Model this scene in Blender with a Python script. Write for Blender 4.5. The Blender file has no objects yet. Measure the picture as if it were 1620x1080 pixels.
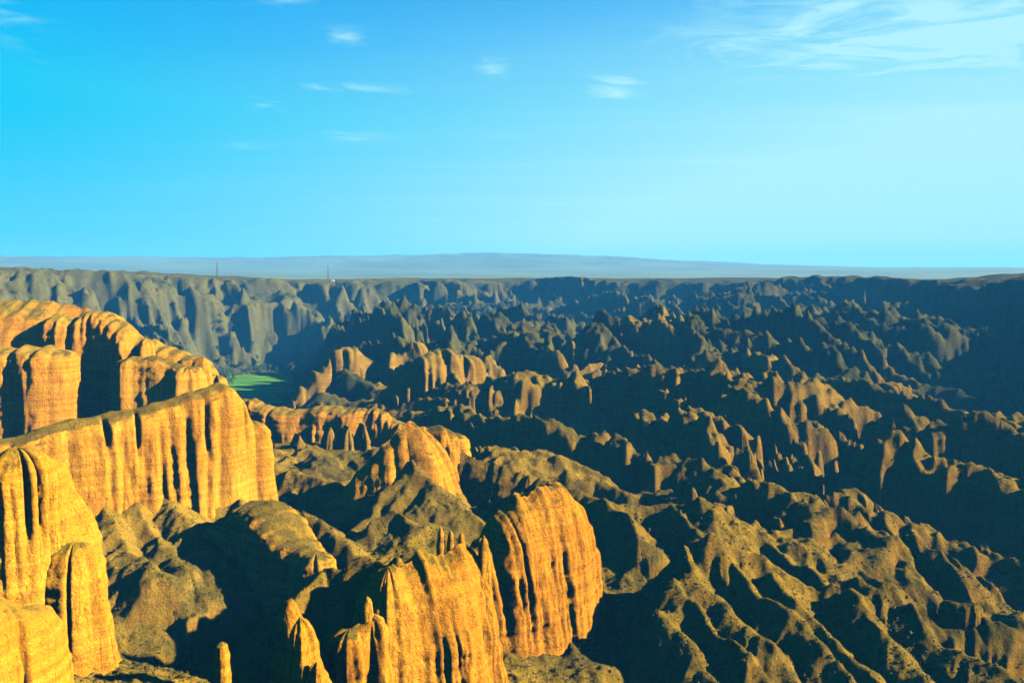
import bpy, math, random
import numpy as np

# ------------------------------------------------------------------ camera, sky, sun
sc = bpy.context.scene
R = math.radians
CAM_Z = 150.0
FPX = 1400.0                       # focal length in pixels of the 1620 px wide photograph
HOR = 425.0                        # row of the horizon
PITCH = math.atan((540 - HOR) / FPX)

cam_d = bpy.data.cameras.new('camera'); cam = bpy.data.objects.new('camera', cam_d)
sc.collection.objects.link(cam); sc.camera = cam
cam.location = (0, 0, CAM_Z); cam.rotation_euler = (math.pi / 2 - PITCH, 0, 0)
cam_d.sensor_width = 36.0; cam_d.lens = 36.0 * FPX / 1620.0
cam_d.clip_start = 0.5; cam_d.clip_end = 60000

SUN_AZ, SUN_EL = R(102), R(24)     # azimuth clockwise from the view direction (+Y)
sun_dir = np.array([math.sin(SUN_AZ) * math.cos(SUN_EL), math.cos(SUN_AZ) * math.cos(SUN_EL), math.sin(SUN_EL)])

world = bpy.data.worlds.new('World'); sc.world = world; world.use_nodes = True


def build_sky():
    nt = world.node_tree; nt.nodes.clear(); N = nt.nodes; L = nt.links
    out = N.new('ShaderNodeOutputWorld'); bg = N.new('ShaderNodeBackground')
    L.new(bg.outputs[0], out.inputs[0]); bg.inputs['Strength'].default_value = 0.05
    sky = N.new('ShaderNodeTexSky'); sky.sky_type = 'NISHITA'; sky.sun_disc = False
    sky.sun_elevation = SUN_EL; sky.sun_rotation = SUN_AZ if SKY_POS else -SUN_AZ
    sky.altitude = 1500; sky.air_density = 1.0; sky.dust_density = 0.2; sky.ozone_density = 3.0
    tint = N.new('ShaderNodeMix'); tint.data_type = 'RGBA'; tint.blend_type = 'MULTIPLY'
    tint.inputs[0].default_value = 1.0
    L.new(sky.outputs[0], tint.inputs[6]); tint.inputs[7].default_value = SKY_TINT + (1,)
    hs = N.new('ShaderNodeHueSaturation'); hs.inputs['Saturation'].default_value = SKY_SAT
    gm = N.new('ShaderNodeGamma'); gm.inputs[1].default_value = SKY_GAMMA
    L.new(tint.outputs[2], gm.inputs[0]); L.new(gm.outputs[0], hs.inputs['Color'])
    # wisps of cloud on a plane high overhead, so that they stretch towards the horizon
    tc = N.new('ShaderNodeTexCoord'); sep = N.new('ShaderNodeSeparateXYZ'); L.new(tc.outputs['Generated'], sep.inputs[0])

    def math_(op, a, b=None, c=None):
        m = N.new('ShaderNodeMath'); m.operation = op
        for i, v in enumerate((a, b, c)):
            if v is None: continue
            if isinstance(v, (int, float)): m.inputs[i].default_value = v
            else: L.new(v, m.inputs[i])
        return m.outputs[0]
    zc = math_('MAXIMUM', sep.outputs[2], 0.02)
    u = math_('DIVIDE', sep.outputs[0], zc); v = math_('DIVIDE', sep.outputs[1], zc)
    cmb = N.new('ShaderNodeCombineXYZ'); L.new(u, cmb.inputs[0]); L.new(v, cmb.inputs[1])

    def cloud(scale, sx, sy, lo, hi, seed, detail=7, dist=0.6):
        mp = N.new('ShaderNodeMapping'); L.new(cmb.outputs[0], mp.inputs[0])
        mp.inputs['Scale'].default_value = (sx, sy, 1); mp.inputs['Location'].default_value = (seed, seed * 1.7, seed * .3)
        n = N.new('ShaderNodeTexNoise'); L.new(mp.outputs[0], n.inputs[0])
        n.inputs['Scale'].default_value = scale; n.inputs['Detail'].default_value = detail
        n.inputs['Roughness'].default_value = 0.62; n.inputs['Distortion'].default_value = dist
        r = N.new('ShaderNodeMapRange'); r.interpolation_type = 'SMOOTHSTEP'
        L.new(n.outputs[0], r.inputs[0]); r.inputs[1].default_value = lo; r.inputs[2].default_value = hi
        return r.outputs[0]

    def blob(px, py, wx, wy):
        """soft patch of the sky round one direction"""
        du = (px - 810) / FPX; dz = (HOR - py) / FPX
        ln = math.sqrt(du * du + 1 + dz * dz)
        az = math_('DIVIDE', sep.outputs[0], math_('MAXIMUM', sep.outputs[1], 0.05))
        a = math_('DIVIDE', math_('SUBTRACT', az, du), wx / FPX)
        e = math_('DIVIDE', math_('SUBTRACT', sep.outputs[2], dz / ln), wy / FPX)
        q = math_('ADD', math_('MULTIPLY', a, a), math_('MULTIPLY', e, e))
        return math_('POWER', 2.718, math_('MULTIPLY', q, -1.0))
    fine = cloud(1.6, 1.0, 1.0, 0.1, 0.9, 5.3, 11, 1.5)
    streak = cloud(0.55, 0.35, 1.6, 0.42, 0.75, 8.4, 5, 0.3)
    bank = None
    for (px, py, wx, wy, k) in ((1480, 55, 220, 55, 1.0), (1300, 92, 110, 26, .85), (1140, 55, 120, 60, .7), (1260, 35, 170, 45, .75), (1560, 20, 160, 40, .8),
                                (460, 0, 45, 18, .9), (550, 70, 40, 12, .75), (775, 112, 38, 13, .9), (970, 145, 50, 22, .7),
                                (555, 147, 80, 8, .7), (437, 172, 30, 10, .5), (570, 218, 50, 8, .5), (850, 158, 40, 8, .4),
                                (30, 40, 70, 40, .45), (1500, 186, 150, 10, .6), (400, 236, 60, 7, .35), (780, 222, 60, 8, .35)):
        b = math_('MULTIPLY', blob(px, py, wx, wy), k)
        bank = b if bank is None else math_('MAXIMUM', bank, b)
    vv = math_('ADD', fine, math_('MULTIPLY', math_('SUBTRACT', bank, 1.0), .42))
    rr = N.new('ShaderNodeMapRange'); rr.interpolation_type = 'SMOOTHSTEP'; L.new(vv, rr.inputs[0]); rr.inputs[1].default_value = .08; rr.inputs[2].default_value = .92
    c1 = math_('MULTIPLY', rr.outputs[0], math_('MINIMUM', math_('MULTIPLY', bank, 2.0), 1.0))
    # thin high veil, whiter towards the sun and the horizon
    def sstep(v, a, b):
        q = N.new('ShaderNodeMapRange'); q.interpolation_type = 'SMOOTHSTEP'; L.new(v, q.inputs[0]); q.inputs[1].default_value = a; q.inputs[2].default_value = b
        return q.outputs[0]
    veil = math_('MULTIPLY', sstep(sep.outputs[0], -.6, .62), math_('SUBTRACT', 1.0, sstep(sep.outputs[2], .02, .40)))
    veil = math_('ADD', math_('MULTIPLY', veil, VEIL), math_('MULTIPLY', math_('SUBTRACT', 1.0, sstep(sep.outputs[2], -.02, .17)), .24))
    veil = math_('MULTIPLY', veil, math_('ADD', math_('MULTIPLY', streak, .14), .92))
    c2 = math_('MINIMUM', math_('ADD', math_('ADD', c1, veil), math_('MULTIPLY', streak, .012)), 1.0)
    mix = N.new('ShaderNodeMix'); mix.data_type = 'RGBA'; L.new(math_('MULTIPLY', c2, .86), mix.inputs[0])
    lim = N.new('ShaderNodeMix'); lim.data_type = 'RGBA'; lim.blend_type = 'DARKEN'; lim.inputs[0].default_value = 1.0
    L.new(hs.outputs[0], lim.inputs[6]); lim.inputs[7].default_value = (.38, 1.55, 2.36, 1)
    L.new(lim.outputs[2], mix.inputs[6]); mix.inputs[7].default_value = CLOUD + (1,)
    L.new(mix.outputs[2], bg.inputs[0])


SKY_TINT = (0.095, 0.52, 0.60)
SKY_SAT = 1.15
SKY_POS = False
VEIL = 1.45
SKY_GAMMA = 1.0
CLOUD = (1.42, 2.46, 2.56)
build_sky()

sun_d = bpy.data.lights.new('sun', 'SUN'); sun = bpy.data.objects.new('sun', sun_d); sc.collection.objects.link(sun)
sun_d.energy = 5.0; sun_d.angle = R(0.5); sun_d.color = (1.0, 0.84, 0.42)
from mathutils import Vector
sun.rotation_euler = Vector(tuple(sun_dir)).to_track_quat('Z', 'Y').to_euler()
sun.location = (0, 0, 900)

sc.view_settings.view_transform = 'Standard'; sc.view_settings.look = 'None'
sc.view_settings.exposure = 2.95; sc.view_settings.gamma = 1.0
sc.cycles.use_denoising = True
sc.cycles.max_bounces = 4; sc.cycles.diffuse_bounces = 0; sc.cycles.volume_bounces = 0
sc.cycles.transparent_max_bounces = 4

HAZE_D = 0.88e-4
HAZE_C = (0.04, 0.29, 1.0)

# ------------------------------------------------------------------ noise
_rng = np.random.default_rng(11)
_P = np.concatenate([_rng.permutation(512)] * 2).astype(np.int32)
_G = _rng.normal(size=(512, 3)).astype(np.float32); _G /= np.linalg.norm(_G, axis=1)[:, None]
_a2 = _rng.uniform(0, 2 * np.pi, 512).astype(np.float32)
_G2 = np.stack([np.cos(_a2), np.sin(_a2)], 1)


def n2(x, y, seed=0):
    x = np.asarray(x, np.float32) + np.float32(seed * 17.31); y = np.asarray(y, np.float32) - np.float32(seed * 9.77)
    xi = np.floor(x); yi = np.floor(y); fx = x - xi; fy = y - yi
    xi = xi.astype(np.int32) & 511; yi = yi.astype(np.int32) & 511
    u = fx * fx * fx * (fx * (fx * 6 - 15) + 10); v = fy * fy * fy * (fy * (fy * 6 - 15) + 10)
    x1 = (xi + 1) & 511; y1 = (yi + 1) & 511
    a = _P[xi]; b = _P[x1]

    def g(h, dx, dy):
        q = _G2[h]; return q[..., 0] * dx + q[..., 1] * dy
    n00 = g(_P[(a + yi) & 511], fx, fy); n10 = g(_P[(b + yi) & 511], fx - 1, fy)
    n01 = g(_P[(a + y1) & 511], fx, fy - 1); n11 = g(_P[(b + y1) & 511], fx - 1, fy - 1)
    return 1.5 * ((n00 * (1 - u) + n10 * u) * (1 - v) + (n01 * (1 - u) + n11 * u) * v)


def n3(x, y, z, seed=0):
    x = np.asarray(x, np.float32) + np.float32(seed * 13.7); y = np.asarray(y, np.float32) + np.float32(seed * 5.3)
    z = np.asarray(z, np.float32)
    xi = np.floor(x); yi = np.floor(y); zi = np.floor(z); fx = x - xi; fy = y - yi; fz = z - zi
    xi = xi.astype(np.int32) & 511; yi = yi.astype(np.int32) & 511; zi = zi.astype(np.int32) & 511
    f = lambda t: t * t * t * (t * (t * 6 - 15) + 10)
    u, v, w = f(fx), f(fy), f(fz)
    res = 0
    for dx in (0, 1):
        A = _P[(xi + dx) & 511]; wx = u if dx else 1 - u
        for dy in (0, 1):
            B = _P[(A + yi + dy) & 511]; wy = v if dy else 1 - v
            for dz in (0, 1):
                q = _G[_P[(B + zi + dz) & 511]]
                res = res + wx * wy * (w if dz else 1 - w) * (q[..., 0] * (fx - dx) + q[..., 1] * (fy - dy) + q[..., 2] * (fz - dz))
    return 1.6 * res


def fbm2(x, y, o, seed=0, gain=.5):
    s = 0; a = 1.0
    for i in range(o):
        s = s + a * n2(x, y, seed + i * 3); x = x * 2.03; y = y * 2.03; a *= gain
    return s


def ridged2(x, y, o, seed=0, gain=.5):
    s = 0; a = 1.0; t = 0
    for i in range(o):
        s = s + a * (1 - np.minimum(1, 1.55 * np.abs(n2(x, y, seed + i * 3)))); t += a
        x = x * 2.07; y = y * 2.07; a *= gain
    return s / t


def ss(a, b, x):
    t = np.clip((x - a) / (b - a), 0, 1); return t * t * (3 - 2 * t)


_cp, _sp = math.cos(PITCH), math.sin(PITCH)


def at(px, py, Y):
    """world point at ground distance Y seen at a pixel of the photograph"""
    cx = (px - 810) / FPX; cy = (540 - py) / FPX
    dy = _cp + cy * _sp; dz = -_sp + cy * _cp
    k = Y / dy
    return np.array([cx * k, Y, CAM_Z + dz * k])


# ------------------------------------------------------------------ ground heights
GROUND = [  # (px, py, distance): points of the ground between the rocks
    (40, 1150, 150), (160, 1050, 175), (205, 1010, 265), (300, 1030, 268), (240, 950, 290), (120, 870, 295), (370, 1060, 250), (300, 800, 330), (450, 735, 420), (600, 745, 420), (560, 850, 310),
    (650, 838, 292), (330, 1100, 230), (470, 1120, 165), (700, 1250, 165), (560, 1180, 175), (800, 1150, 195), (860, 1045, 226), (920, 1060, 224), (780, 1060, 215), (1000, 1190, 205), (1150, 1190, 207),
    (1400, 1190, 210), (1620, 1130, 250), (1560, 930, 330), (1500, 825, 410), (1350, 815, 400), (1150, 760, 400), (1000, 730, 430),
    (820, 730, 440), (760, 690, 520), (1500, 700, 560), (1250, 690, 560), (1000, 650, 640), (1200, 620, 720), (1450, 610, 740),
    (860, 620, 720), (700, 640, 640), (520, 660, 640), (640, 590, 900), (800, 580, 950), (1000, 580, 960), (1250, 580, 960),
    (1500, 590, 920), (1620, 590, 840), (1250, 550, 1180), (1450, 555, 1080), (1600, 560, 980), (430, 650, 900), (400, 665, 700), (300, 620, 900), (400, 606, 1160), (330, 590, 1280), (470, 590, 1260),
    (560, 575, 1280), (150, 580, 1250), (0, 560, 1200), (800, 550, 1250), (1000, 545, 1250), (0, 700, 420), (-100, 900, 260),
    (100, 740, 420), (250, 690, 520), (1000, 840, 305), (1040, 900, 285), (1150, 900, 285), (1300, 960, 262), (1450, 1000, 250), (1080, 1060, 240), (1250, 1080, 240), (1400, 1080, 238), (1300, 1190, 212), (1400, 900, 310), (1250, 870, 320), (800, 880, 285), (1750, 1000, 300), (1750, 700, 600),
]
_gp = np.array([at(*g) for g in GROUND])
_gth = np.arctan2(_gp[:, 0], _gp[:, 1]); _glr = np.log(np.hypot(_gp[:, 0], _gp[:, 1])); _gz = _gp[:, 2]

RIM_PX = np.array([-700, -200, 0, 150, 300, 450, 560, 700, 900, 1050, 1200, 1350, 1500, 1620, 1750, 1900, 2300, 3000, 4000])
RIM_R = np.array([900, 1150, 1280, 1380, 1460, 1520, 1540, 1560, 1560, 1500, 1400, 1280, 1130, 1010, 960, 840, 640, 480, 410])
RIM_PY = np.array([425, 428, 429, 433, 433, 447, 447, 445, 447, 450, 447, 443, 449, 441, 438, 435, 430, 425, 425])


def smax(a, b, k):
    h = np.clip(.5 + .5 * (a - b) / k, 0, 1)
    return b + (a - b) * h + k * h * (1 - h)


RIDGES = [  # crest lines of the grassy spurs: points (px, py, distance), slope, gully wavelength, gully depth
    ([(1125, 848, 255.3), (1180, 872, 253.0), (1260, 918, 249.6), (1340, 930, 246.2), (1410, 918, 243.3), (1480, 955, 240.4), (1565, 973, 236.8), (1640, 1010, 233.7)], 1.15, 7, 0.3),
    ([(1068, 925, 243), (1105, 962, 234.5), (1180, 1040, 218.1), (1240, 1085, 208.7), (1270, 1120, 201.3)], 1.0, 5, 0.28),
    ([(1052, 968, 234.0), (1080, 1005, 226.5), (1130, 1078, 210.8), (1140, 1120, 201.3)], 1.0, 5, 0.28),
    ([(1085, 865, 254.8), (1110, 920, 243.3), (1200, 1010, 224.4), (1270, 1070, 211.8), (1300, 1110, 203.4)], 1.0, 5, 0.28),
    ([(1150, 872, 253.4), (1190, 930, 241.2), (1260, 985, 229.7), (1330, 1050, 216.0), (1370, 1110, 203.4)], 1.0, 5, 0.28),
    ([(1230, 912, 245.0), (1260, 965, 233.8), (1330, 1020, 222.3), (1400, 1085, 208.7), (1430, 1120, 201.3)], 1.0, 5, 0.28),
    ([(1340, 935, 240.2), (1380, 985, 229.7), (1430, 1030, 220.2), (1480, 1085, 208.7), (1500, 1120, 201.3)], 1.05, 5, 0.28),
    ([(1440, 950, 237.0), (1480, 1005, 225.4), (1530, 1035, 219.2), (1620, 1085, 208.7), (1650, 1110, 203.4)], 1.0, 5, 0.28),
    ([(655, 735, 335), (690, 765, 326), (740, 800, 318), (775, 835, 312)], .75, 8, .3),
    ([(660, 735, 345), (605, 785, 326), (560, 830, 310), (535, 858, 300)], .8, 9, .25, 2.2),
    ([(850, 755, 330), (900, 775, 322), (960, 790, 315), (1060, 800, 312), (1130, 820, 305)], 1.1, 8, .35),
    ([(950, 790, 316), (985, 815, 302), (1010, 840, 290)], 1.1, 6, .3),
    ([(1060, 800, 312), (1090, 825, 300), (1120, 850, 288)], 1.1, 6, .3),
    ([(440, 806, 298), (480, 818, 294), (540, 848, 286), (605, 880, 276)], .62, 12, .12, 3.5),
    ([(520, 900, 222), (590, 880, 217), (640, 868, 213)], 1.5, 9, .3),
    ([(520, 900, 222), (470, 950, 214), (430, 1010, 205)], .8, 9, .3),
    ([(400, 725, 400), (470, 745, 385), (545, 770, 370), (560, 800, 355)], .7, 10, .35),
    ([(240, 755, 320), (300, 815, 300), (350, 870, 284)], .85, 7, .4),
    ([(345, 755, 332), (395, 805, 316), (425, 850, 302)], .85, 7, .4),
    ([(140, 775, 308), (190, 835, 288), (240, 890, 272)], .85, 7, .4),
    ([(190, 765, 314), (235, 825, 296), (290, 885, 278)], .85, 6, .4),
    ([(600, 820, 300), (625, 812, 300), (660, 835, 292)], .8, 6, .4),
    ([(1130, 820, 300), (1200, 835, 300), (1300, 850, 310), (1400, 865, 320)], 1.1, 7, .35),
    ([(1200, 835, 300), (1240, 870, 288), (1290, 905, 274)], 1.1, 6, .3),
    ([(1300, 850, 310), (1340, 885, 294), (1400, 905, 280)], 1.1, 6, .3),
    ([(1120, 770, 350), (1180, 790, 345), (1260, 830, 335)], 1.2, 7, .35),
    ([(940, 700, 470), (1040, 690, 460), (1090, 730, 440), (1160, 760, 420)], 1.0, 10, .4),
    ([(1160, 710, 480), (1260, 690, 480), (1340, 720, 470), (1420, 740, 455)], 1.0, 10, .4),
    ([(1060, 740, 400), (1110, 760, 385), (1180, 790, 362)], 1.1, 8, .35),
    ([(160, 1050, 182), (210, 1040, 180), (270, 1090, 172)], .7, 8, .3),
    ([(740, 720, 400), (820, 745, 380), (870, 790, 350)], .9, 12, .5),
]


def base_height(x, y):
    th = np.arctan2(x, y); lr = np.log(np.maximum(np.hypot(x, y), 20.0))
    num = 0; den = 0
    for i in range(len(_gz)):
        d2 = ((th - _gth[i]) / .12) ** 2 + ((lr - _glr[i]) / .14) ** 2
        w = 1.0 / (d2 + .25) ** 2
        num = num + w * _gz[i]; den = den + w
    return num / den


def height(x, y):
    x = np.asarray(x, np.float32); y = np.asarray(y, np.float32)
    r = np.hypot(x, y); th = np.arctan2(x, y)
    yy = np.where(np.abs(th) < 1.2, np.maximum(y, 1.0), 1.0)
    px = np.where(np.abs(th) < 1.2, 810 + FPX * x / yy, np.where(x > 0, 4000, -3000))
    z = base_height(x, y)
    front = (1 - ss(.9, 1.3, np.abs(th)))
    z = z * front + 60 * (1 - front)
    # the field on the canyon floor is flat
    fieldm = np.exp(-(((px - 395) / 95) ** 2) ** 2) * ss(930, 1000, r) * (1 - ss(1300, 1380, r))
    # fins and gullies of the stone forest
    wx = x + 22 * n2(x / 90, y / 90, 5); wy = y + 22 * n2(x / 90, y / 90, 6)
    au = wx * .78 - wy * .62; av = wx * .62 + wy * .78
    rid = ridged2(au / 165, av / 54, 3, 1, .42)
    rid = rid + .13 * (ridged2(wx / 19, wy / 19, 2, 8) - .35) + .085 * (ridged2(x / 9.5, y / 9.5, 1, 9) - .5)            # flutes
    mid = (ss(340, 450, r) + .55 * ss(280, 340, r) * ss(1000, 1150, px) * (1 - ss(340, 450, r))) * (1 - ss(.5, .9, np.abs(th)))
    leftdamp = 1 - .85 * (1 - ss(560, 760, px)) * (1 - ss(640, 800, r))
    amp = (64 + 12 * ss(600, 800, r)) * mid * leftdamp * (.75 + .5 * n2(x / 260, y / 260, 33)) * (1 - np.exp(-((px - 395) / 85) ** 4) * ss(500, 560, r))
    prof = .22 * ss(.30, .64, rid) + .58 * ss(.58, .77, rid) + .34 * np.clip((rid - .68) / .32, 0, 1.15)
    zf = z + amp * (prof - .30 + .08 * ss(600, 900, r)) + 36 * mid * leftdamp * (ridged2(au / 330, av / 190, 2, 41) - .6) + 5 * mid * leftdamp * n2(x / 26, y / 26, 40) * ss(.6, .8, rid) + 2.5 * mid * leftdamp * (ridged2(x / 11, y / 11, 2, 40) - .5) * ss(.6, .8, rid)
    z = np.where(mid > 0, zf, z)
    # canyon rim
    rr = np.interp(px, RIM_PX, RIM_R); zr_py = np.interp(px, RIM_PX, RIM_PY)
    zr = CAM_Z - rr * (zr_py - HOR) / FPX
    sp = ridged2(au / 330, av / 160, 3, 21, .55)
    d = rr - r - (150 + 90 * ss(900, 1300, px)) * (sp - .62) + 40 * (1.3 * np.abs(n2(wx / 48, wy / 48, 22)) - .4) + 19 * (1.3 * np.abs(n2(wx / 20, wy / 20, 24)) - .4) + 4 * n2(x / 9, y / 9, 23) + 25 * n2(x / 120, y / 120, 29)
    wall = np.interp(d, [-60, 0, 14, 34, 48, 90, 170, 300], [1, .985, .66, .30, .22, .12, .04, 0])
    lrm = np.interp(px, [450, 900], [0, 1])
    wall_l = np.interp(d, [-120, -10, 30, 60, 90, 130, 200, 300], [1, .97, .78, .70, .38, .10, .03, 0])
    wall = wall * lrm + wall_l * (1 - lrm)
    top = zr + 9.0 * n2(x / 120, y / 120, 25) + 3.0 * n2(x / 50, y / 50, 26) + 6 * ridged2(x / 40, y / 40, 2, 26) * (1 - ss(20, 120, -d))
    z = z + wall * (top - z)
    # beyond the rim the plain falls a little, then rises to low hills
    far = np.interp(r, [1500, 1900, 2600, 3600, 5000, 6000, 7500], [0, 0, -8, 4, 34, 42, 38])
    beyond = ss(1500, 2100, r)
    z = z + beyond * (CAM_Z - 19 + far + 6 * n2(x / 400, y / 400, 27) - z)
    hp = np.interp(px, [-200, 350, 600, 750, 900, 1100, 1350, 1500, 1700], [48, 44, 60, 70, 66, 24, -14, -30, -36])
    z = z + hp * (1 - ss(500, 1900, np.abs(r - 6000))) * (1 + .10 * n2(x / 500, y / 500, 28) + .14 * n2(x / 190, y / 190, 29) + .08 * n2(x / 80, y / 80, 30))
    # grassy spurs with their gullies, in the foreground
    near = r < 640
    if np.any(near):
        xs, ys = x[near], y[near]; zn = z[near]
        xw = xs + 2.2 * n2(xs / 11, ys / 11, 51); yw = ys + 2.2 * n2(xs / 11, ys / 11, 52)
        for k, (pts, slope, gw, gd, *side) in enumerate(RIDGES):
            P = np.array([at(*p) for p in pts])
            m = (xs > P[:, 0].min() - 75) & (xs < P[:, 0].max() + 75) & (ys > P[:, 1].min() - 75) & (ys < P[:, 1].max() + 75)
            if not m.any(): continue
            X, Y = xw[m], yw[m]; best = np.full(X.shape, 1e9, np.float32); zb = np.zeros_like(best); sb = np.zeros_like(best); sd_ = np.zeros_like(best); s0 = 0
            for a, b in zip(P[:-1], P[1:]):
                dx, dy = b[0] - a[0], b[1] - a[1]; L2 = dx * dx + dy * dy; L = math.sqrt(L2)
                t = np.clip(((X - a[0]) * dx + (Y - a[1]) * dy) / L2, 0, 1)
                dd = np.hypot(X - a[0] - t * dx, Y - a[1] - t * dy)
                c = dd < best
                best = np.where(c, dd, best); zb = np.where(c, a[2] + t * (b[2] - a[2]), zb)
                sg = np.sign((X - a[0]) * dy - (Y - a[1]) * dx)
                sb = np.where(c, s0 + t * L + 300 * sg, sb); sd_ = np.where(c, sg, sd_); s0 += L
            gul = np.abs(n2(sb / gw, best / (gw * 4) + k * 7.7, 60)) * 1.5 + .5 * np.abs(n2(sb / gw * 2.4, best / (gw * 2) + k * 7.7, 62))
            dd = np.maximum(best - .5, 0)
            slope_ = np.where(sd_ > 0, slope * side[0], slope) if side else slope
            zz = zb - slope_ * dd * (1 + 1.35 * gd * (gul - .55)) * (1 + .25 * ss(4, 25, dd)) + .5 * n2(X / 5, Y / 5, 61)
            zn[m] = smax(zn[m], zz, 0.8)
        fg = ss(120, 160, r[near]) * (1 - ss(420, 520, r[near]))
        zn = zn + fg * 8 * (ridged2(xw / 48, yw / 48, 4, 90, .55) - .66) + .8 * fbm2(xs / 14, ys / 14, 3, 70) + .38 * n2(xs / 2.6, ys / 2.6, 71) + .16 * n2(xs / 1.1, ys / 1.1, 72)
        z[near] = zn
    z = z * (1 - fieldm) + fieldm * 0.0
    # the knoll under the camera
    knoll = CAM_Z - 1.7 - 1.05 * np.maximum(r - 1.5, 0)
    z = np.where(r < 130, smax(z, knoll, 3.0) if True else z, z)
    return z


# ------------------------------------------------------------------ materials
def new_mat(name):
    m = bpy.data.materials.new(name); m.use_nodes = True; nt = m.node_tree; nt.nodes.clear()
    return m, nt.nodes, nt.links


def rock_material(name, warm, grass_lo, grass_hi, crest=False, streak=.35, streak_k=.40, grass=(1, 1, 1)):
    """fluted sandstone: beds by height, stains and, far off, painted flute shade down the face, dry grass where the ground is level enough to hold it"""
    m, N, L = new_mat(name)
    out = N.new('ShaderNodeOutputMaterial'); bs = N.new('ShaderNodeBsdfDiffuse'); L.new(bs.outputs[0], out.inputs[0])
    bs.inputs['Roughness'].default_value = 0.6
    geo = N.new('ShaderNodeNewGeometry'); sep = N.new('ShaderNodeSeparateXYZ'); L.new(geo.outputs['Normal'], sep.inputs[0])

    def noise(sx, sy, sz, detail=4, rough=.55, dist=0.0):
        mp = N.new('ShaderNodeMapping'); mp.inputs['Scale'].default_value = (sx, sy, sz); L.new(geo.outputs['Position'], mp.inputs[0])
        n = N.new('ShaderNodeTexNoise'); n.inputs['Scale'].default_value = 1; n.inputs['Detail'].default_value = detail
        n.inputs['Roughness'].default_value = rough; n.inputs['Distortion'].default_value = dist
        L.new(mp.outputs[0], n.inputs[0]); return n.outputs[0]

    def rng(v, a, b, c=0., d=1.):
        q = N.new('ShaderNodeMapRange'); L.new(v, q.inputs[0])
        for i, k in enumerate((a, b, c, d)): q.inputs[i + 1].default_value = k
        return q.outputs[0]

    def mixc(f, a, b):
        q = N.new('ShaderNodeMix'); q.data_type = 'RGBA'
        if isinstance(f, float): q.inputs[0].default_value = f
        else: L.new(f, q.inputs[0])
        for i, c in ((6, a), (7, b)):
            if isinstance(c, tuple): q.inputs[i].default_value = c + (1,)
            else: L.new(c, q.inputs[i])
        return q.outputs[2]

    def op(o, a, b):
        q = N.new('ShaderNodeMath'); q.operation = o
        for i, v in enumerate((a, b)):
            if isinstance(v, (int, float)): q.inputs[i].default_value = v
            else: L.new(v, q.inputs[i])
        return q.outputs[0]
    a, b, c = warm
    bed = noise(.012, .012, .75, 5, .6); bed2 = noise(.05, .05, 2.6, 3, .6)
    stain_shade = noise(streak, streak, streak * .05, 4, .6); patch = noise(.03, .03, .03, 4, .5); grain = noise(1.3, 1.3, 1.3, 5, .7)
    col = mixc(rng(bed, .42, .58), a, b)
    col = mixc(op('MULTIPLY', rng(bed2, .5, .72), .45), col, c)
    col = mixc(op('MULTIPLY', rng(stain_shade, .47, .66), streak_k), col, tuple(v * .62 for v in a))  # stains; on the far soil they paint the shading of flutes
    col = mixc(op('MULTIPLY', rng(patch, .42, .70), .55), col, c)
    col = mixc(op('MULTIPLY', rng(grain, .55, .78), .35), col, tuple(v * .5 for v in a))
    # joints down the face and partings between the beds
    for (sx, sy, sz), wd, amt in (((.22, .22, .012), .012, .55), ((.55, .55, .05), .012, .40), ((.02, .02, .55), .016, .25)):
        cr = noise(sx, sy, sz, 3, .6, .4)
        ab = N.new('ShaderNodeMath'); ab.operation = 'ABSOLUTE'; L.new(op('SUBTRACT', cr, .5), ab.inputs[0])
        col = mixc(op('MULTIPLY', rng(ab.outputs[0], wd * .3, wd, 1., 0.), amt), col, tuple(v * .30 for v in a))
    # dry grass and low shrubs
    tuft = noise(.9, .9, .9, 5, .75); tuft2 = noise(.22, .22, .22, 4, .6); big = noise(.02, .02, .02, 3, .5)
    gcol = mixc(rng(tuft2, .35, .65), (.170, .108, .013), (.086, .062, .011))
    gcol = mixc(op('MULTIPLY', rng(big, .42, .62), .7), gcol, (0.0289, 0.0294, 0.01))
    gcol = mixc(op('MULTIPLY', rng(tuft, .52, .66), .8), gcol, (0.0067, 0.0083, 0.0044))
    if grass != (1, 1, 1):  # tints the grass, on the far soil towards haze blue
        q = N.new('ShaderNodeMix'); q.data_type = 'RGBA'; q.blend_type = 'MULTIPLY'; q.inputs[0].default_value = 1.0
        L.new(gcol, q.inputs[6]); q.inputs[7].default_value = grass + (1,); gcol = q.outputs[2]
    slope = op('ADD', sep.outputs[2], op('ADD', op('MULTIPLY', op('SUBTRACT', tuft2, .5), .55), op('MULTIPLY', op('SUBTRACT', grain, .5), .35)))
    gm = rng(slope, grass_lo, grass_hi)
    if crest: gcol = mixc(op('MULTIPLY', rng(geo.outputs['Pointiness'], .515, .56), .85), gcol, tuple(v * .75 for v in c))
    col = mixc(gm, col, gcol)
    fine_ = noise(3.4, 3.4, 2.6, 4, .75)
    dk = N.new('ShaderNodeMix'); dk.data_type = 'RGBA'; dk.blend_type = 'MULTIPLY'; dk.inputs[0].default_value = 1.0
    L.new(col, dk.inputs[6]); L.new(rng(fine_, .34, .66, .62, 1.22), dk.inputs[7]); L.new(dk.outputs[2], bs.inputs['Color'])
    bsum = op('ADD', op('MULTIPLY', grain, .5), op('ADD', op('MULTIPLY', op('MULTIPLY', bed2, op('SUBTRACT', 1.0, gm)), .12), op('MULTIPLY', tuft, .55)))
    bp = N.new('ShaderNodeBump'); bp.inputs['Strength'].default_value = .85; bp.inputs['Distance'].default_value = 2.0
    L.new(bsum, bp.inputs['Height']); L.new(bp.outputs[0], bs.inputs['Normal'])
    return m


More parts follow.
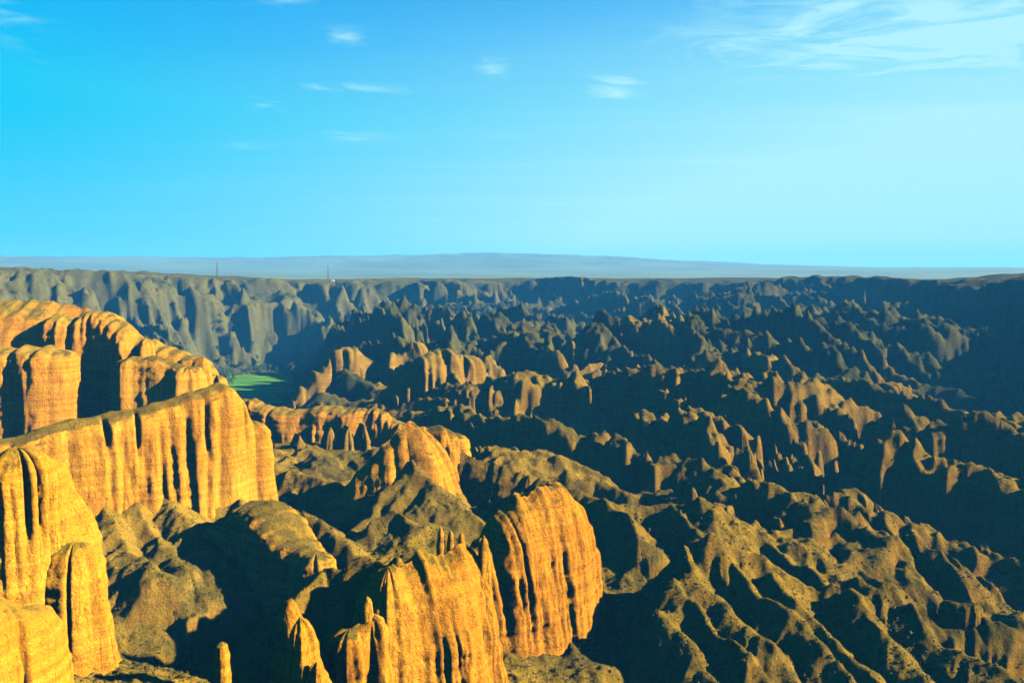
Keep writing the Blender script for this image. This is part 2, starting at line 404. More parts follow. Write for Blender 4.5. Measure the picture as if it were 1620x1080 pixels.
WARM = ((0.2235, 0.0932, 0.0078), (0.2777, 0.1323, 0.0105), (0.3048, 0.1701, 0.0222))
ORANGE = ((0.2107, 0.0816, 0.0067), (0.2617, 0.1149, 0.0089), (0.2873, 0.1532, 0.0178))
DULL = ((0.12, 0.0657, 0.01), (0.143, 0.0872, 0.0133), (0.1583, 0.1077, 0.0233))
FARR_HAZED = ((0.0463, 0.045, 0.0193), (0.0561, 0.0572, 0.023), (0.0617, 0.0633, 0.0306))  # far rock greyed to blue-green, distance haze put into the colour
M_warm = rock_material('yellow_sandstone', WARM, .60, .84)
M_orange = rock_material('orange_sandstone', ORANGE, .66, .88)
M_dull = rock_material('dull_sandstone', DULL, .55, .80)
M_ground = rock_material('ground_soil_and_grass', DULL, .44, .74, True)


def simple(name, c, rough=.8, c2=None, scale=1.0, bump=0.0):
    m, N, L = new_mat(name)
    out = N.new('ShaderNodeOutputMaterial'); bs = N.new('ShaderNodeBsdfPrincipled'); L.new(bs.outputs[0], out.inputs[0])
    bs.inputs['Roughness'].default_value = rough; bs.inputs['Base Color'].default_value = c + (1,)
    try: bs.inputs['Specular IOR Level'].default_value = .2
    except Exception: pass
    if c2:
        geo = N.new('ShaderNodeNewGeometry'); n = N.new('ShaderNodeTexNoise'); n.inputs['Scale'].default_value = scale
        n.inputs['Detail'].default_value = 5; L.new(geo.outputs['Position'], n.inputs[0])
        r = N.new('ShaderNodeMapRange'); L.new(n.outputs[0], r.inputs[0]); r.inputs[1].default_value = .38; r.inputs[2].default_value = .62
        q = N.new('ShaderNodeMix'); q.data_type = 'RGBA'; L.new(r.outputs[0], q.inputs[0])
        q.inputs[6].default_value = c + (1,); q.inputs[7].default_value = c2 + (1,)
        L.new(q.outputs[2], bs.inputs['Base Color'])
        if bump:
            b = N.new('ShaderNodeBump'); b.inputs['Strength'].default_value = bump; L.new(n.outputs[0], b.inputs['Height']); L.new(b.outputs[0], bs.inputs['Normal'])
    return m


M_far = rock_material('grassy_badland_haze_tinted', FARR_HAZED, .30, .66, False, .09, .75, (.42, .58, 1.1))  # haze blue painted into its grass, broad streaks for the flutes' shade
M_plain = simple('haze_tinted_plain', (.050, .085, .085), .95, (.034, .062, .064), .0022)  # blue-green of the distant haze is put into the plain's colour


# ------------------------------------------------------------------ mesh helpers
def mesh_obj(name, verts, faces, mat, origin=None, parent=None, smooth=True):
    verts = np.asarray(verts, np.float32); faces = np.asarray(faces, np.int32)
    o = np.zeros(3) if origin is None else np.asarray(origin, float)
    me = bpy.data.meshes.new(name); k = faces.shape[1]
    me.vertices.add(len(verts)); me.vertices.foreach_set('co', (verts - o).astype(np.float32).ravel())
    me.loops.add(faces.size); me.loops.foreach_set('vertex_index', faces.ravel())
    me.polygons.add(len(faces)); me.polygons.foreach_set('loop_start', np.arange(0, faces.size, k, dtype=np.int32))
    me.polygons.foreach_set('loop_total', np.full(len(faces), k, np.int32))
    me.polygons.foreach_set('use_smooth', np.full(len(faces), smooth, bool))
    me.update(calc_edges=True); me.materials.append(mat)
    ob = bpy.data.objects.new(name, me); sc.collection.objects.link(ob); ob.location = tuple(o)
    if parent: ob.parent = parent
    return ob


def grid_faces(n, m, wrap=False):
    """quads of an n x m grid (rows n, columns m)"""
    i = np.arange(n - 1)[:, None]; j = np.arange(m if wrap else m - 1)[None, :]; j2 = (j + 1) % m
    return np.stack([i * m + j, i * m + j2, (i + 1) * m + j2, (i + 1) * m + j], -1).reshape(-1, 4)


def tag(o, label, cat, group=None):
    o['label'] = label; o['category'] = cat
    if group: o['group'] = group
    return o


# ------------------------------------------------------------------ the ground, one sheet from the knoll under the camera to the horizon
def build_terrain():
    th = np.concatenate([np.radians(np.linspace(-180, -37, 60, endpoint=False)), np.radians(np.linspace(-37, 37, 760, endpoint=False)),
                         np.radians(np.linspace(37, 180, 60, endpoint=False))])
    rr = np.concatenate([np.linspace(1, 100, 30, endpoint=False), np.geomspace(100, 150, 24, endpoint=False), np.geomspace(150, 400, 480, endpoint=False), np.geomspace(400, 1750, 440, endpoint=False),
                         np.geomspace(1750, 7400, 90)])
    T, RR = np.meshgrid(th, rr)
    x = RR * np.sin(T); y = RR * np.cos(T)
    z = height(x, y)
    v = np.stack([x, y, z], -1).reshape(-1, 3)
    f = grid_faces(len(rr), len(th), wrap=True)[:, ::-1]
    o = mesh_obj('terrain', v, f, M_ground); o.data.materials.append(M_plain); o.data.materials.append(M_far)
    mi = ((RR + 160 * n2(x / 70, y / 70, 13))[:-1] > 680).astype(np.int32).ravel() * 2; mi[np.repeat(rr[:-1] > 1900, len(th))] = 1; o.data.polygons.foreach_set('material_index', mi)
    o['kind'] = 'structure'; o['label'] = 'eroded canyon floor, gullied spurs and plateau'
    return o


terrain = build_terrain()

# ------------------------------------------------------------------ rocks
CLIFF = ([0, .10, .22, .55, .86, .95, .985, 1.0], [1.45, 1.14, 1.0, .86, .72, .55, .34, 0])
WALL = ([0, .12, .25, .90, .96, .985, 1.0], [1.22, 1.08, 1.0, .82, .64, .40, 0])
FIN = ([0, .12, .3, .7, .9, 1.0], [1.6, 1.15, .92, .55, .26, 0])
SPIRE = ([0, .1, .25, .45, .58, .72, .84, .93, .975, 1.0], [1.6, 1.15, .98, .74, .72, .48, .45, .30, .2, 0])
PROW = ([0, .05, .3, .6, .82, .93, .975, 1.0], [1.3, 1.14, 1.0, .82, .57, .34, .18, 0])
STUB = ([0, .15, .5, .7, .88, .97, 1.0], [1.3, 1.0, .82, .86, .74, .5, 0])
BUTTE = ([0, .06, .12, .5, .80, .92, .97, 1.0], [1.35, 1.12, 1.0, .84, .66, .46, .27, 0])
_rk = [0]


def rock(name, pts, zb, mat, prof=CLIFF, A=(.28, .16, .05), lam=None, jag=2.0, jlam=12, step=None, round_end=1.0, label=None, cat=None, group=None, world=False, seed=None, sink=True, slots=.45):
    """a rock standing on its own: a crest line (px, py, distance, half width), the foot at zb, walls fluted by rills"""
    _rk[0] += 1; sd = (_rk[0] * 3) % 97 if seed is None else seed
    if world: P = np.array([p[:3] for p in pts], float); W = np.array([p[3] for p in pts], float)
    else: P = np.array([at(*p[:3]) for p in pts]); W = np.array([p[3] for p in pts], float)
    if len(P) == 1:
        P = np.concatenate([P - [[.05, 0, 0]], P + [[.05, 0, 0]]]); W = np.repeat(W, 2)
    Y = P[:, 1].mean(); wm = W.mean()
    step = step or max(.28, Y * .0019)
    seg = np.hypot(*np.diff(P[:, :2], axis=0).T); S = np.concatenate([[0], np.cumsum(seg)]); n = max(3, int(S[-1] / step) + 1)
    s = np.linspace(0, S[-1], n)
    C = np.stack([np.interp(s, S, P[:, i]) for i in range(3)], 1); w = np.interp(s, S, W)
    kk = max(1, int(n / len(P) / 3))
    if kk > 1 and len(P) > 2:
        ker = np.ones(2 * kk + 1) / (2 * kk + 1)
        for i in range(3): C[:, i] = np.convolve(np.pad(C[:, i], kk, mode='edge'), ker, 'valid')
    T = np.gradient(C[:, :2], axis=0); T /= np.maximum(np.linalg.norm(T, axis=1), 1e-6)[:, None]
    Nn = np.stack([T[:, 1], -T[:, 0]], 1)                        # right hand side of the crest
    def cap(c, t, wv):
        k = max(6, int(math.pi * wv / step)); an = np.linspace(0, math.pi, k)[1:-1]
        nn = np.stack([t[1], -t[0]]); d = np.cos(an)[:, None] * nn + round_end * np.sin(an)[:, None] * t
        return np.repeat(c[None], len(an), 0), d, np.full(len(an), wv)
    c1, d1, w1 = cap(C[-1], T[-1], w[-1]); c2, d2, w2 = cap(C[0], -T[0], w[0])
    cc = np.concatenate([C, c1, C[::-1], c2]); dd = np.concatenate([Nn, d1, -Nn[::-1], d2]); ww = np.concatenate([w, w1, w[::-1], w2])
    H = (C[:, 2] - zb).max() + 12
    m = max(10, int(H / step * .8) + 6)
    hh = np.linspace(0, 1, m)
    hh = np.unique(np.concatenate([hh, [.93, .96, .98, .992]]))
    pp = np.interp(hh, *prof)
    if len(hh) > 6: pp[1:-1] = .25 * pp[:-2] + .5 * pp[1:-1] + .25 * pp[2:]
    Q = cc[:, :2] + dd * ww[:, None]
    if sink: zb = min(zb, float(height(cc[::7, 0] + dd[::7, 0] * ww[::7] * 1.4, cc[::7, 1] + dd[::7, 1] * ww[::7] * 1.4).min()) - 2.5)
    zt = cc[:, 2]
    lam1 = lam or max(5.0, wm * 1.1); lam2 = max(2.2, lam1 * .38)
    # crest notches
    jn = ridged2(cc[:, 0] / jlam, cc[:, 1] / jlam, 3, sd) - .72
    zt = zt + jag * jn * 2
    nl = len(hh)
    lamb = lam1 * 2.2
    shl = .10 * n2(Q[:, 0] / lam1, Q[:, 1] / lam1, sd + 31) + .05 * n2(Q[:, 0] / lam2, Q[:, 1] / lam2, sd + 32)
    HH = np.repeat(hh[:, None], len(ww), 1)
    PP = np.interp(np.clip(HH + shl[None] * np.sin(np.pi * HH) ** .7, 0, 1), hh, pp); PP[-1] = 0
    Z = zb + (zt[None] - zb) * HH
    qx = Q[:, 0] + .45 * lam1 * n2(Q[:, 0] / lamb, Q[:, 1] / lamb, sd + 41); qy = Q[:, 1] + .45 * lam1 * n2(Q[:, 0] / lamb, Q[:, 1] / lamb, sd + 42)
    Qx = np.repeat(qx[None], nl, 0); Qy = np.repeat(qy[None], nl, 0)
    b = n3(Qx / lam1, Qy / lam1, Z / (lam1 * 12), sd) + .6 * n3(Qx / lamb, Qy / lamb, Z / (lam1 * 9), sd + 1)
    f = np.abs(n3(Qx / lam2, Qy / lam2, Z / (lam2 * 26), sd + 5))
    f2 = np.abs(n3(Qx / (lam2 * .4), Qy / (lam2 * .4), Z / (lam2 * 3), sd + 9))
    f3 = np.abs(n3(Qx / (lam2 * .55), Qy / (lam2 * .55), Z / (lam2 * 18), sd + 19))
    msk = np.clip(.55 + 1.3 * n3(Qx / lamb, Qy / lamb, Z / 30, sd + 12), .12, 1.25)
    slot = np.exp(-(n3(Qx / lam1 * .8, Qy / lam1 * .8, Z / (lam1 * 30), sd + 15) / .055) ** 2) * ss(.05, .4, n3(Qx / 23, Qy / 23, Z / 40, sd + 16) + .1)
    bed = np.tanh(3 * n3(Qx / 60, Qy / 60, Z / 2.6, 2)) + .6 * np.tanh(3 * n3(Qx / 60, Qy / 60, Z / 1.1, 5))
    X0 = cc[None, :, 0] + dd[None, :, 0] * ww[None] * PP; Y0 = cc[None, :, 1] + dd[None, :, 1] * ww[None] * PP
    rough = n3(X0 / 4.5, Y0 / 4.5, Z / 5.5, 3) * 1.1 + n3(X0 / 1.9, Y0 / 1.9, Z / 2.6, 4) * .45 + n3(X0 / .8, Y0 / .8, Z / 1.1, 6) * .22
    env = np.minimum(1, (PP / .8) ** 1.3)
    disp = (A[0] * b * 1.5 + msk * (A[1] * (np.minimum(f * 2.2, 1) ** .6 - .6) * 1.6 + A[1] * .45 * (f3 * 2 - .4) + A[2] * (f2 * 2 - .5)) - slots * slot) * ww[None] * env + (bed * .16 + rough * .5) * env * min(1, .12 + wm / 4.5)
    off = np.maximum(ww[None] * PP + disp, ww[None] * PP * .12)
    X = cc[None, :, 0] + dd[None, :, 0] * off; Yw = cc[None, :, 1] + dd[None, :, 1] * off
    kz = (HH * (1 - HH) * 4) ** .5 * HH ** 2
    Z = Z + kz * ww[None] * (A[1] * 1.0 * (f - .3) * msk + A[0] * .6 * b - .3 * slot) + kz * 1.2 * rough + HH * (1 - HH) * 2.0 * n3(Qx / 5, Qy / 5, Z / 5, 7)
    v = np.stack([X, Yw, Z], -1).reshape(-1, 3)
    o = mesh_obj(name, v, grid_faces(len(hh), len(ww), wrap=True), mat, origin=(C[:, 0].mean(), C[:, 1].mean(), zb))
    if label: tag(o, label, cat, group); o['kind'] = 'thing'
    return o


def zpx(py, Y): return at(810, py, Y)[2]


# near cliff at the left edge
rock('rock_cliff', [(-190, 680, 172, 12), (-110, 690, 176, 10), (-45, 705, 178, 6)], zpx(1130, 170), M_warm, WALL, (.22, .12, .04), lam=9, jag=1.5,
     label='yellow rock face beyond the dark slot at the left edge of the picture', cat='cliff')
rock('rock_pillar', [(24, 698, 176, 8), (52, 702, 181, 8.5), (74, 726, 186, 7)], zpx(1130, 170), M_warm, WALL, (.20, .12, .04), lam=8, jag=1.2,
     label='tall sunlit yellow rock pillar right of the dark slot at the left edge', cat='pillar')
rock('rock_buttress', [(80, 738, 182, 7), (104, 800, 181, 8), (118, 860, 179, 8)], zpx(1150, 170), M_warm, CLIFF, (.20, .12, .04), lam=7, jag=.6,
     label='tapering yellow buttress against the right side of the tall left-edge pillar', cat='rock')
rock('rock_bench', [(-60, 930, 148, 12), (20, 948, 155, 9), (72, 955, 161, 6)], zpx(1230, 150), M_warm, BUTTE, (.25, .10, .04), lam=10, jag=.8,
     label='low rounded yellow rock bench at the foot of the left-edge pillar cliff', cat='rock')
# long wall
rock('rock_wall', [(-60, 708, 285, 9), (30, 688, 292, 9), (110, 665, 302, 10), (190, 648, 312, 11), (280, 628, 322, 12), (340, 604, 330, 13), (370, 612, 336, 11), (398, 670, 340, 8)],
     zpx(835, 300), M_warm, WALL, (.24, .12, .04), lam=14, jag=2.0, jlam=34, label='long sunlit yellow rock wall with dark vertical slots and domed right end', cat='cliff')
# the hill behind it
rock('rock_hill', [(-140, 470, 480, 40), (0, 476, 480, 38), (70, 474, 478, 36), (160, 492, 476, 30)], zpx(720, 430), M_warm, ([0, .15, .3, .62, .7, .9, 1.0], [1.35, 1.12, 1.0, .88, .66, .40, 0]), (.10, .02, .02), lam=40, jag=1.5,
     label='highest rock hill with a grassy rounded top at the upper left', cat='hill')
rock('rock_wall', [(-40, 548, 425, 13), (60, 545, 425, 13), (100, 548, 424, 10)], zpx(720, 410), M_warm, WALL, (.24, .12, .05), lam=14, jag=1.5,
     label='yellow rock step below the grassy hilltop, at the left edge', cat='cliff')
rock('rock_wall', [(100, 500, 462, 14), (165, 490, 462, 14), (225, 528, 458, 12), (270, 548, 455, 11), (320, 566, 450, 9), (345, 592, 446, 7)], zpx(690, 430), M_warm, WALL, (.25, .12, .05), lam=13, jag=2.5,
     label='stepped yellow ridge running down from the grassy hilltop towards the green field', cat='ridge')
rock('rock_block', [(232, 535, 440, 5)], zpx(600, 440), M_warm, STUB, (.2, .2, .05), jag=0, label='small upright rock knob on the crest of the stepped yellow ridge', cat='rock')
rock('rock_block', [(290, 570, 430, 6), (322, 563, 430, 6)], zpx(680, 425), M_warm, BUTTE, (.2, .2, .05), jag=1, label='pair-headed rock knob at the lower end of the stepped yellow ridge', cat='rock')
rock('rock_wall', [(195, 565, 425, 8), (250, 562, 425, 9), (300, 580, 422, 9)], zpx(690, 420), M_warm, WALL, (.25, .2, .05), lam=9, jag=1.2, label='dark streaked rock step between the stepped ridge and the long wall', cat='cliff')
# wall carrying on to the right
rock('rock_wall', [(370, 632, 500, 10), (410, 630, 498, 10), (440, 645, 495, 10), (520, 642, 492, 11), (600, 645, 488, 10), (636, 668, 484, 8)], zpx(770, 470), M_warm, WALL, (.26, .22, .05), lam=11, jag=1.5,
     label='lower sunlit rock wall between the green field and the dark-sided peak', cat='cliff')
for px, py, h, w, lab in ((470, 685, 45, 4.5, 'squat leftmost pinnacle of the row at the foot of the lower sunlit wall'),
                          (495, 702, 34, 3.5, 'smallest pinnacle of the row at the foot of the lower sunlit wall'),
                          (520, 672, 62, 5, 'broad middle pinnacle of the row at the foot of the lower sunlit wall'),
                          (548, 672, 60, 5, 'tall pinnacle second from the right in the row below the lower sunlit wall'),
                          (572, 668, 60, 4, 'slim rightmost pinnacle of the row at the foot of the lower sunlit wall')):
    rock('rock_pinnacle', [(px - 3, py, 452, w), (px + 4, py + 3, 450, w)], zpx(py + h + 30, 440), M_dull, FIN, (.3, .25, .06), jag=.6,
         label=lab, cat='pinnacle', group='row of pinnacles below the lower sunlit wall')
# dark-sided peak
rock('rock_peak', [(512, 806, 336, 9), (560, 752, 338, 14), (610, 700, 341, 19), (648, 660, 344, 21), (662, 676, 347, 18)], zpx(860, 320), M_warm, FIN, (.16, .10, .04), lam=12, jag=1.5,
     label='sharp peak with a black shaded flank falling to the lower left', cat='peak')
rock('rock_block', [(668, 674, 352, 7), (695, 672, 355, 8), (718, 684, 358, 7)], zpx(790, 340), M_warm, WALL, (.2, .16, .05), lam=9, jag=1.2,
     label='sunlit square rock block standing just right of the black-flanked peak', cat='rock')
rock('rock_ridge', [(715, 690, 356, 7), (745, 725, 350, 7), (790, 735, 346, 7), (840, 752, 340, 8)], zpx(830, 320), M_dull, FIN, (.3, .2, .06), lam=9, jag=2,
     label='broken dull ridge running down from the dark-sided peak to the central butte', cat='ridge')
# black butte
rock('rock_butte', [(308, 880, 306, 7), (338, 826, 304, 10), (400, 790, 300, 12), (432, 796, 292, 11), (468, 845, 280, 9), (502, 874, 268, 7)], zpx(1020, 255), M_warm, WALL, (.12, .05, .03), lam=12, jag=1.2,
     label='broad butte standing black in its own shade, left of the central butte', cat='butte')
# central butte
rock('rock_butte', [(745, 868, 232, 8), (772, 830, 236, 11), (800, 797, 240, 13), (838, 770, 245, 14), (882, 762, 251, 12), (906, 776, 256, 9)], zpx(1060, 232), M_orange, PROW, (.10, .13, .05), lam=8, jag=3.5, jlam=10, slots=.1, seed=31,
     label='large orange fluted butte in the centre, columns rising above a grassy slope', cat='butte')
# front butte
rock('rock_butte', [(612, 905, 190, 11), (645, 885, 193, 14), (690, 866, 197, 15), (728, 861, 200, 13), (742, 868, 202, 9)], zpx(1200, 180), M_orange, PROW, (.08, .08, .04), lam=9, jag=2.5, jlam=10, slots=.0,
     label='orange fluted butte at the bottom centre, cut off by the lower edge', cat='butte')
rock('rock_block', [(765, 846, 201, 1.7)], zpx(890, 201), M_warm, STUB, (.2, .2, .05), jag=0, label='small block standing on the right end of the bottom-centre butte', cat='rock')
rock('rock_buttress', [(552, 990, 172, 5), (582, 968, 174, 5.5)], zpx(1200, 168), M_orange, CLIFF, (.22, .2, .05), lam=6, jag=1.2,
     label='lower orange buttress on the left side of the bottom-centre butte', cat='rock')
rock('rock_pinnacle', [(581, 942, 174, 1.3)], zpx(985, 174), M_warm, STUB, (.2, .15, .05), jag=0, label='finger-like rock stub on top of the lower orange buttress', cat='pinnacle')
rock('rock_pinnacle', [(462, 945, 165, 5.5), (474, 975, 164, 7)], zpx(1200, 155), M_warm, SPIRE, (.12, .07, .04), lam=5, jag=.3, slots=.1, label='pointed rock pinnacle at the bottom edge, left of the orange buttes', cat='pinnacle')
rock('rock_pinnacle', [(350, 1014, 158, 1.9)], zpx(1180, 150), M_warm, STUB, (.2, .15, .05), lam=3, jag=.2, label='thin rock pillar at the bottom edge in front of the black butte', cat='pinnacle')
rock('rock_block', [(500, 1045, 160, 4)], zpx(1180, 150), M_warm, SPIRE, (.2, .15, .05), jag=.2, label='stubby rock shoulder beside the pointed pinnacle at the bottom edge', cat='rock')
for px, py, wh in ((697, 832, 'left and tallest'), (713, 838, 'middle'), (730, 842, 'right')):
    rock('rock_spike', [(px, py, 232, 1.4)], zpx(870, 230), M_warm, STUB, (.2, .15, .05), jag=0, label='tiny pale rock spike between the two orange buttes, the %s of three' % wh, cat='pinnacle', group='three spikes in the saddle between the orange buttes')
# right hand group
rock('rock_butte', [(1300, 800, 345, 5), (1330, 775, 348, 9), (1365, 772, 350, 9), (1385, 800, 348, 6)], zpx(890, 335), M_dull, CLIFF, (.25, .25, .06), lam=8, jag=1.5,
     label='fluted brown butte above the gullied slope, right of centre', cat='butte')
rock('rock_pinnacle', [(1302, 765, 352, 1.8)], zpx(800, 352), M_dull, SPIRE, (.2, .2, .05), jag=0, label='small lit tooth beside the fluted brown butte', cat='pinnacle')
rock('rock_fin', [(1515, 850, 330, 2.5), (1530, 862, 328, 3), (1560, 865, 326, 3)], zpx(905, 322), M_dull, FIN, (.3, .25, .06), lam=5, jag=4, jlam=6, label='jagged lit rock teeth standing alone in the dark right-hand ravine', cat='rock')
rock('rock_fin', [(1505, 950, 240, 3), (1540, 955, 238, 3)], zpx(990, 234), M_dull, CLIFF, (.3, .25, .06), lam=5, jag=1, label='small brown outcrop at the end of the pale crest at the right edge', cat='rock')
# fins of the stone forest that stand out
rock('rock_fin', [(452, 645, 690, 8), (478, 604, 700, 11), (535, 552, 715, 19), (560, 550, 720, 20), (600, 568, 722, 20), (640, 548, 725, 20), (655, 538, 726, 17)], zpx(690, 660), M_dull, CLIFF, (.35, .25, .06), lam=16, jag=4,
     label='dark serrated ridge beside the green field with sunlit columns on its crest', cat='ridge')
rock('rock_fin', [(600, 635, 600, 14), (650, 570, 610, 18), (700, 550, 616, 19), (735, 560, 620, 16)], zpx(740, 570), M_dull, WALL, (.3, .22, .05), lam=16, jag=3,
     label='big shadowed fin with one bright orange face, behind the dark-sided peak', cat='ridge')
rock('rock_fin', [(720, 612, 560, 10), (780, 610, 560, 12), (840, 640, 552, 10)], zpx(730, 520), M_dull, CLIFF, (.3, .22, .05), lam=14, jag=3, label='brown columned fin right of the big shadowed fin', cat='ridge')

for pts, pb, pr, lab in (
    ([(722, 505, 1050, 11), (748, 508, 1062, 11)], 548, WALL, 'single bright orange rock face high in the hazy stone forest, below the far rim'),
    ([(905, 592, 680, 9), (940, 573, 690, 12), (985, 575, 702, 12), (1012, 592, 708, 9)], 690, FIN, 'tall twin-headed dark fin with a lit rib, in the middle of the stone forest'),
    ([(1092, 580, 700, 8), (1102, 584, 705, 8)], 640, FIN, 'lit triangular rock fin standing right of the twin-headed dark fin'),
    ([(1256, 575, 720, 9), (1284, 573, 728, 9)], 615, BUTTE, 'small square lit rock block among the dark ridges right of centre'),
    ([(1380, 617, 596, 10), (1412, 598, 604, 13), (1440, 622, 610, 10)], 680, CLIFF, 'rounded dark dome with a lit right shoulder in the right-hand stone forest'),
    ([(1468, 660, 515, 9), (1500, 646, 522, 12), (1532, 662, 528, 10)], 740, CLIFF, 'broad dark butte with lit right edge near the right side of the canyon'),
    ([(1220, 650, 556, 6), (1236, 656, 562, 6)], 720, FIN, 'narrow orange-lit rock pillar below the small square block'),
    ([(800, 660, 478, 7), (830, 659, 486, 7)], 735, BUTTE, 'pale lit rock block behind the central butte, under the brown columned fin'),
    ([(940, 706, 470, 9), (1000, 682, 468, 11), (1048, 672, 470, 11), (1066, 690, 474, 8)], 790, FIN, 'dark humped ridge with one cream right face above the central slopes'),
    ([(1120, 640, 620, 10), (1160, 622, 630, 12), (1195, 645, 634, 9)], 710, FIN, 'steep dark ridge crest in the stone forest left of the square lit block'),
    ([(620, 532, 960, 14), (670, 520, 975, 18), (720, 535, 990, 15)], 600, FIN, 'hazy ribbed ridge behind the dark serrated ridge'),
):
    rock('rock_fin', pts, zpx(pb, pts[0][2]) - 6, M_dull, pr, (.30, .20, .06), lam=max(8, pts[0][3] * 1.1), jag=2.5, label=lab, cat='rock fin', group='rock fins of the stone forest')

# ------------------------------------------------------------------ the green field on the canyon floor
def field_material():
    m, N, L = new_mat('crop_rows')
    out = N.new('ShaderNodeOutputMaterial'); bs = N.new('ShaderNodeBsdfDiffuse'); L.new(bs.outputs[0], out.inputs[0])
    geo = N.new('ShaderNodeNewGeometry'); mp = N.new('ShaderNodeMapping'); mp.inputs['Rotation'].default_value = (0, 0, .5); mp.inputs['Scale'].default_value = (.015, .11, .05)
    L.new(geo.outputs['Position'], mp.inputs[0]); n = N.new('ShaderNodeTexNoise'); n.inputs['Scale'].default_value = 1; n.inputs['Detail'].default_value = 4; L.new(mp.outputs[0], n.inputs[0])
    r = N.new('ShaderNodeValToRGB'); L.new(n.outputs[0], r.inputs[0]); e = r.color_ramp.elements
    e[0].position = .35; e[0].color = (.018, .060, .008, 1); e[1].position = .65; e[1].color = (.070, .150, .015, 1)
    x = e.new(.5); x.color = (.036, .105, .010, 1)
    L.new(r.outputs[0], bs.inputs[0]); return m


def build_field():
    pxs = np.linspace(318, 462, 50); rs = np.linspace(975, 1270, 60)
    PX, RR = np.meshgrid(pxs, rs); X = (PX - 810) / FPX * RR; Y = RR * 1.0
    Z = np.maximum(height(X, Y), -.4) * 0 + .35 + .12 * n2(X / 7, Y / 7, 4)
    o = mesh_obj('field', np.stack([X, Y, Z], -1).reshape(-1, 3), grid_faces(60, 50), field_material())
    o['kind'] = 'structure'; o['label'] = 'green crop field on the canyon floor'


build_field()
M_leaf = simple('poplar_leaves', (0.0078, 0.0222, 0.0044), .9, (0.0194, 0.0416, 0.0067), .6)
M_bark = simple('bark', (.09, .06, .035), .9, (.05, .035, .02), 2.0)
M_steel = simple('mast_steel', (.03, .03, .035), .6, (.05, .05, .05), .5)
M_white = simple('white_render', (.40, .40, .40), .8, (.33, .33, .32), .5)
M_roof = simple('hut_roof', (.22, .10, .07), .8, (.15, .08, .06), 1.0)


def make_tree(seed, h):
    rg = np.random.default_rng(seed)
    root = bpy.data.objects.new('poplar_tree', None); sc.collection.objects.link(root)
    k = 7; an = np.linspace(0, 2 * np.pi, k, endpoint=False); v = []
    for zz, rr in ((0, .28), (h * .3, .2), (h * .75, .06)):
        v += [(rr * math.cos(a) + .1 * zz / h, rr * math.sin(a), zz) for a in an]
    mesh_obj('trunk', v, grid_faces(3, k, True), M_bark, parent=root)
    cl = []
    for i in range(9):
        cl.append((rg.normal(0, .9), rg.normal(0, .9), h * rg.uniform(.35, .85), rg.uniform(1.0, 2.1)))
    V = []; F = []
    for i in range(420):
        c = cl[rg.integers(len(cl))]; d = rg.normal(size=3); d /= np.linalg.norm(d); p = np.array(c[:3]) + d * c[3] * rg.uniform(.6, 1.05) * np.array([1, 1, 1.25])
        a = rg.normal(size=3); a /= np.linalg.norm(a); b = np.cross(a, d + .3 * rg.normal(size=3)); b /= max(np.linalg.norm(b), 1e-3); sz = rg.uniform(.22, .5)
        q = len(V); V += [p - a * sz, p + b * sz * .6, p + a * sz, p - b * sz * .6]; F.append((q, q + 1, q + 2, q + 3))
    mesh_obj('crown', V, F, M_leaf, parent=root, smooth=False)
    return root


def copy_tree(o, parent=None):
    c = o.copy(); sc.collection.objects.link(c); c.parent = parent
    for ch in o.children: copy_tree(ch, c)
    return c


protos = [make_tree(i + 3, h) for i, h in enumerate((12.5, 10.5, 14.0))]
rnd = random.Random(5); used = [False] * 3
for i in range(66):
    if i < 56: px = rnd.uniform(342, 462); Y = rnd.uniform(1225, 1315)
    else: px = rnd.uniform(346, 368); Y = rnd.uniform(1090, 1230)
    X = (px - 810) / FPX * Y; k = rnd.randrange(3)
    t = protos[k] if not used[k] else copy_tree(protos[k]); used[k] = True
    t.location = (X, Y, float(height(np.array([X]), np.array([Y]))[0]) - .2); t.rotation_euler.z = rnd.uniform(0, 6.28); q = rnd.uniform(.75, 1.15); t.scale = (q * 1.15, q * 1.15, q)
    tag(t, 'leafy green tree in the belt along the far edge of the green field' if i < 56 else 'leafy green tree on the near side margin of the green field', 'tree',
        'trees along the far edge of the field' if i < 56 else 'trees on the near margin of the field')


# ------------------------------------------------------------------ masts and hut on the far rim
def bar(a, b, r):
    a = np.array(a, float); b = np.array(b, float); d = b - a; d /= np.linalg.norm(d)
    u = np.cross(d, [.3, .9, .2]); u /= np.linalg.norm(u); w = np.cross(d, u)
    v = [p + r * (math.cos(t) * u + math.sin(t) * w) for p in (a, b) for t in np.linspace(0, 2 * math.pi, 6, endpoint=False)]
    f = [(i, (i + 1) % 6, 6 + (i + 1) % 6, 6 + i) for i in range(6)]
    return v, f


def join(bars):
    V = []; F = []
    for v, f in bars:
        q = len(V); V += list(v); F += [tuple(i + q for i in k) for k in f]
    return V, F


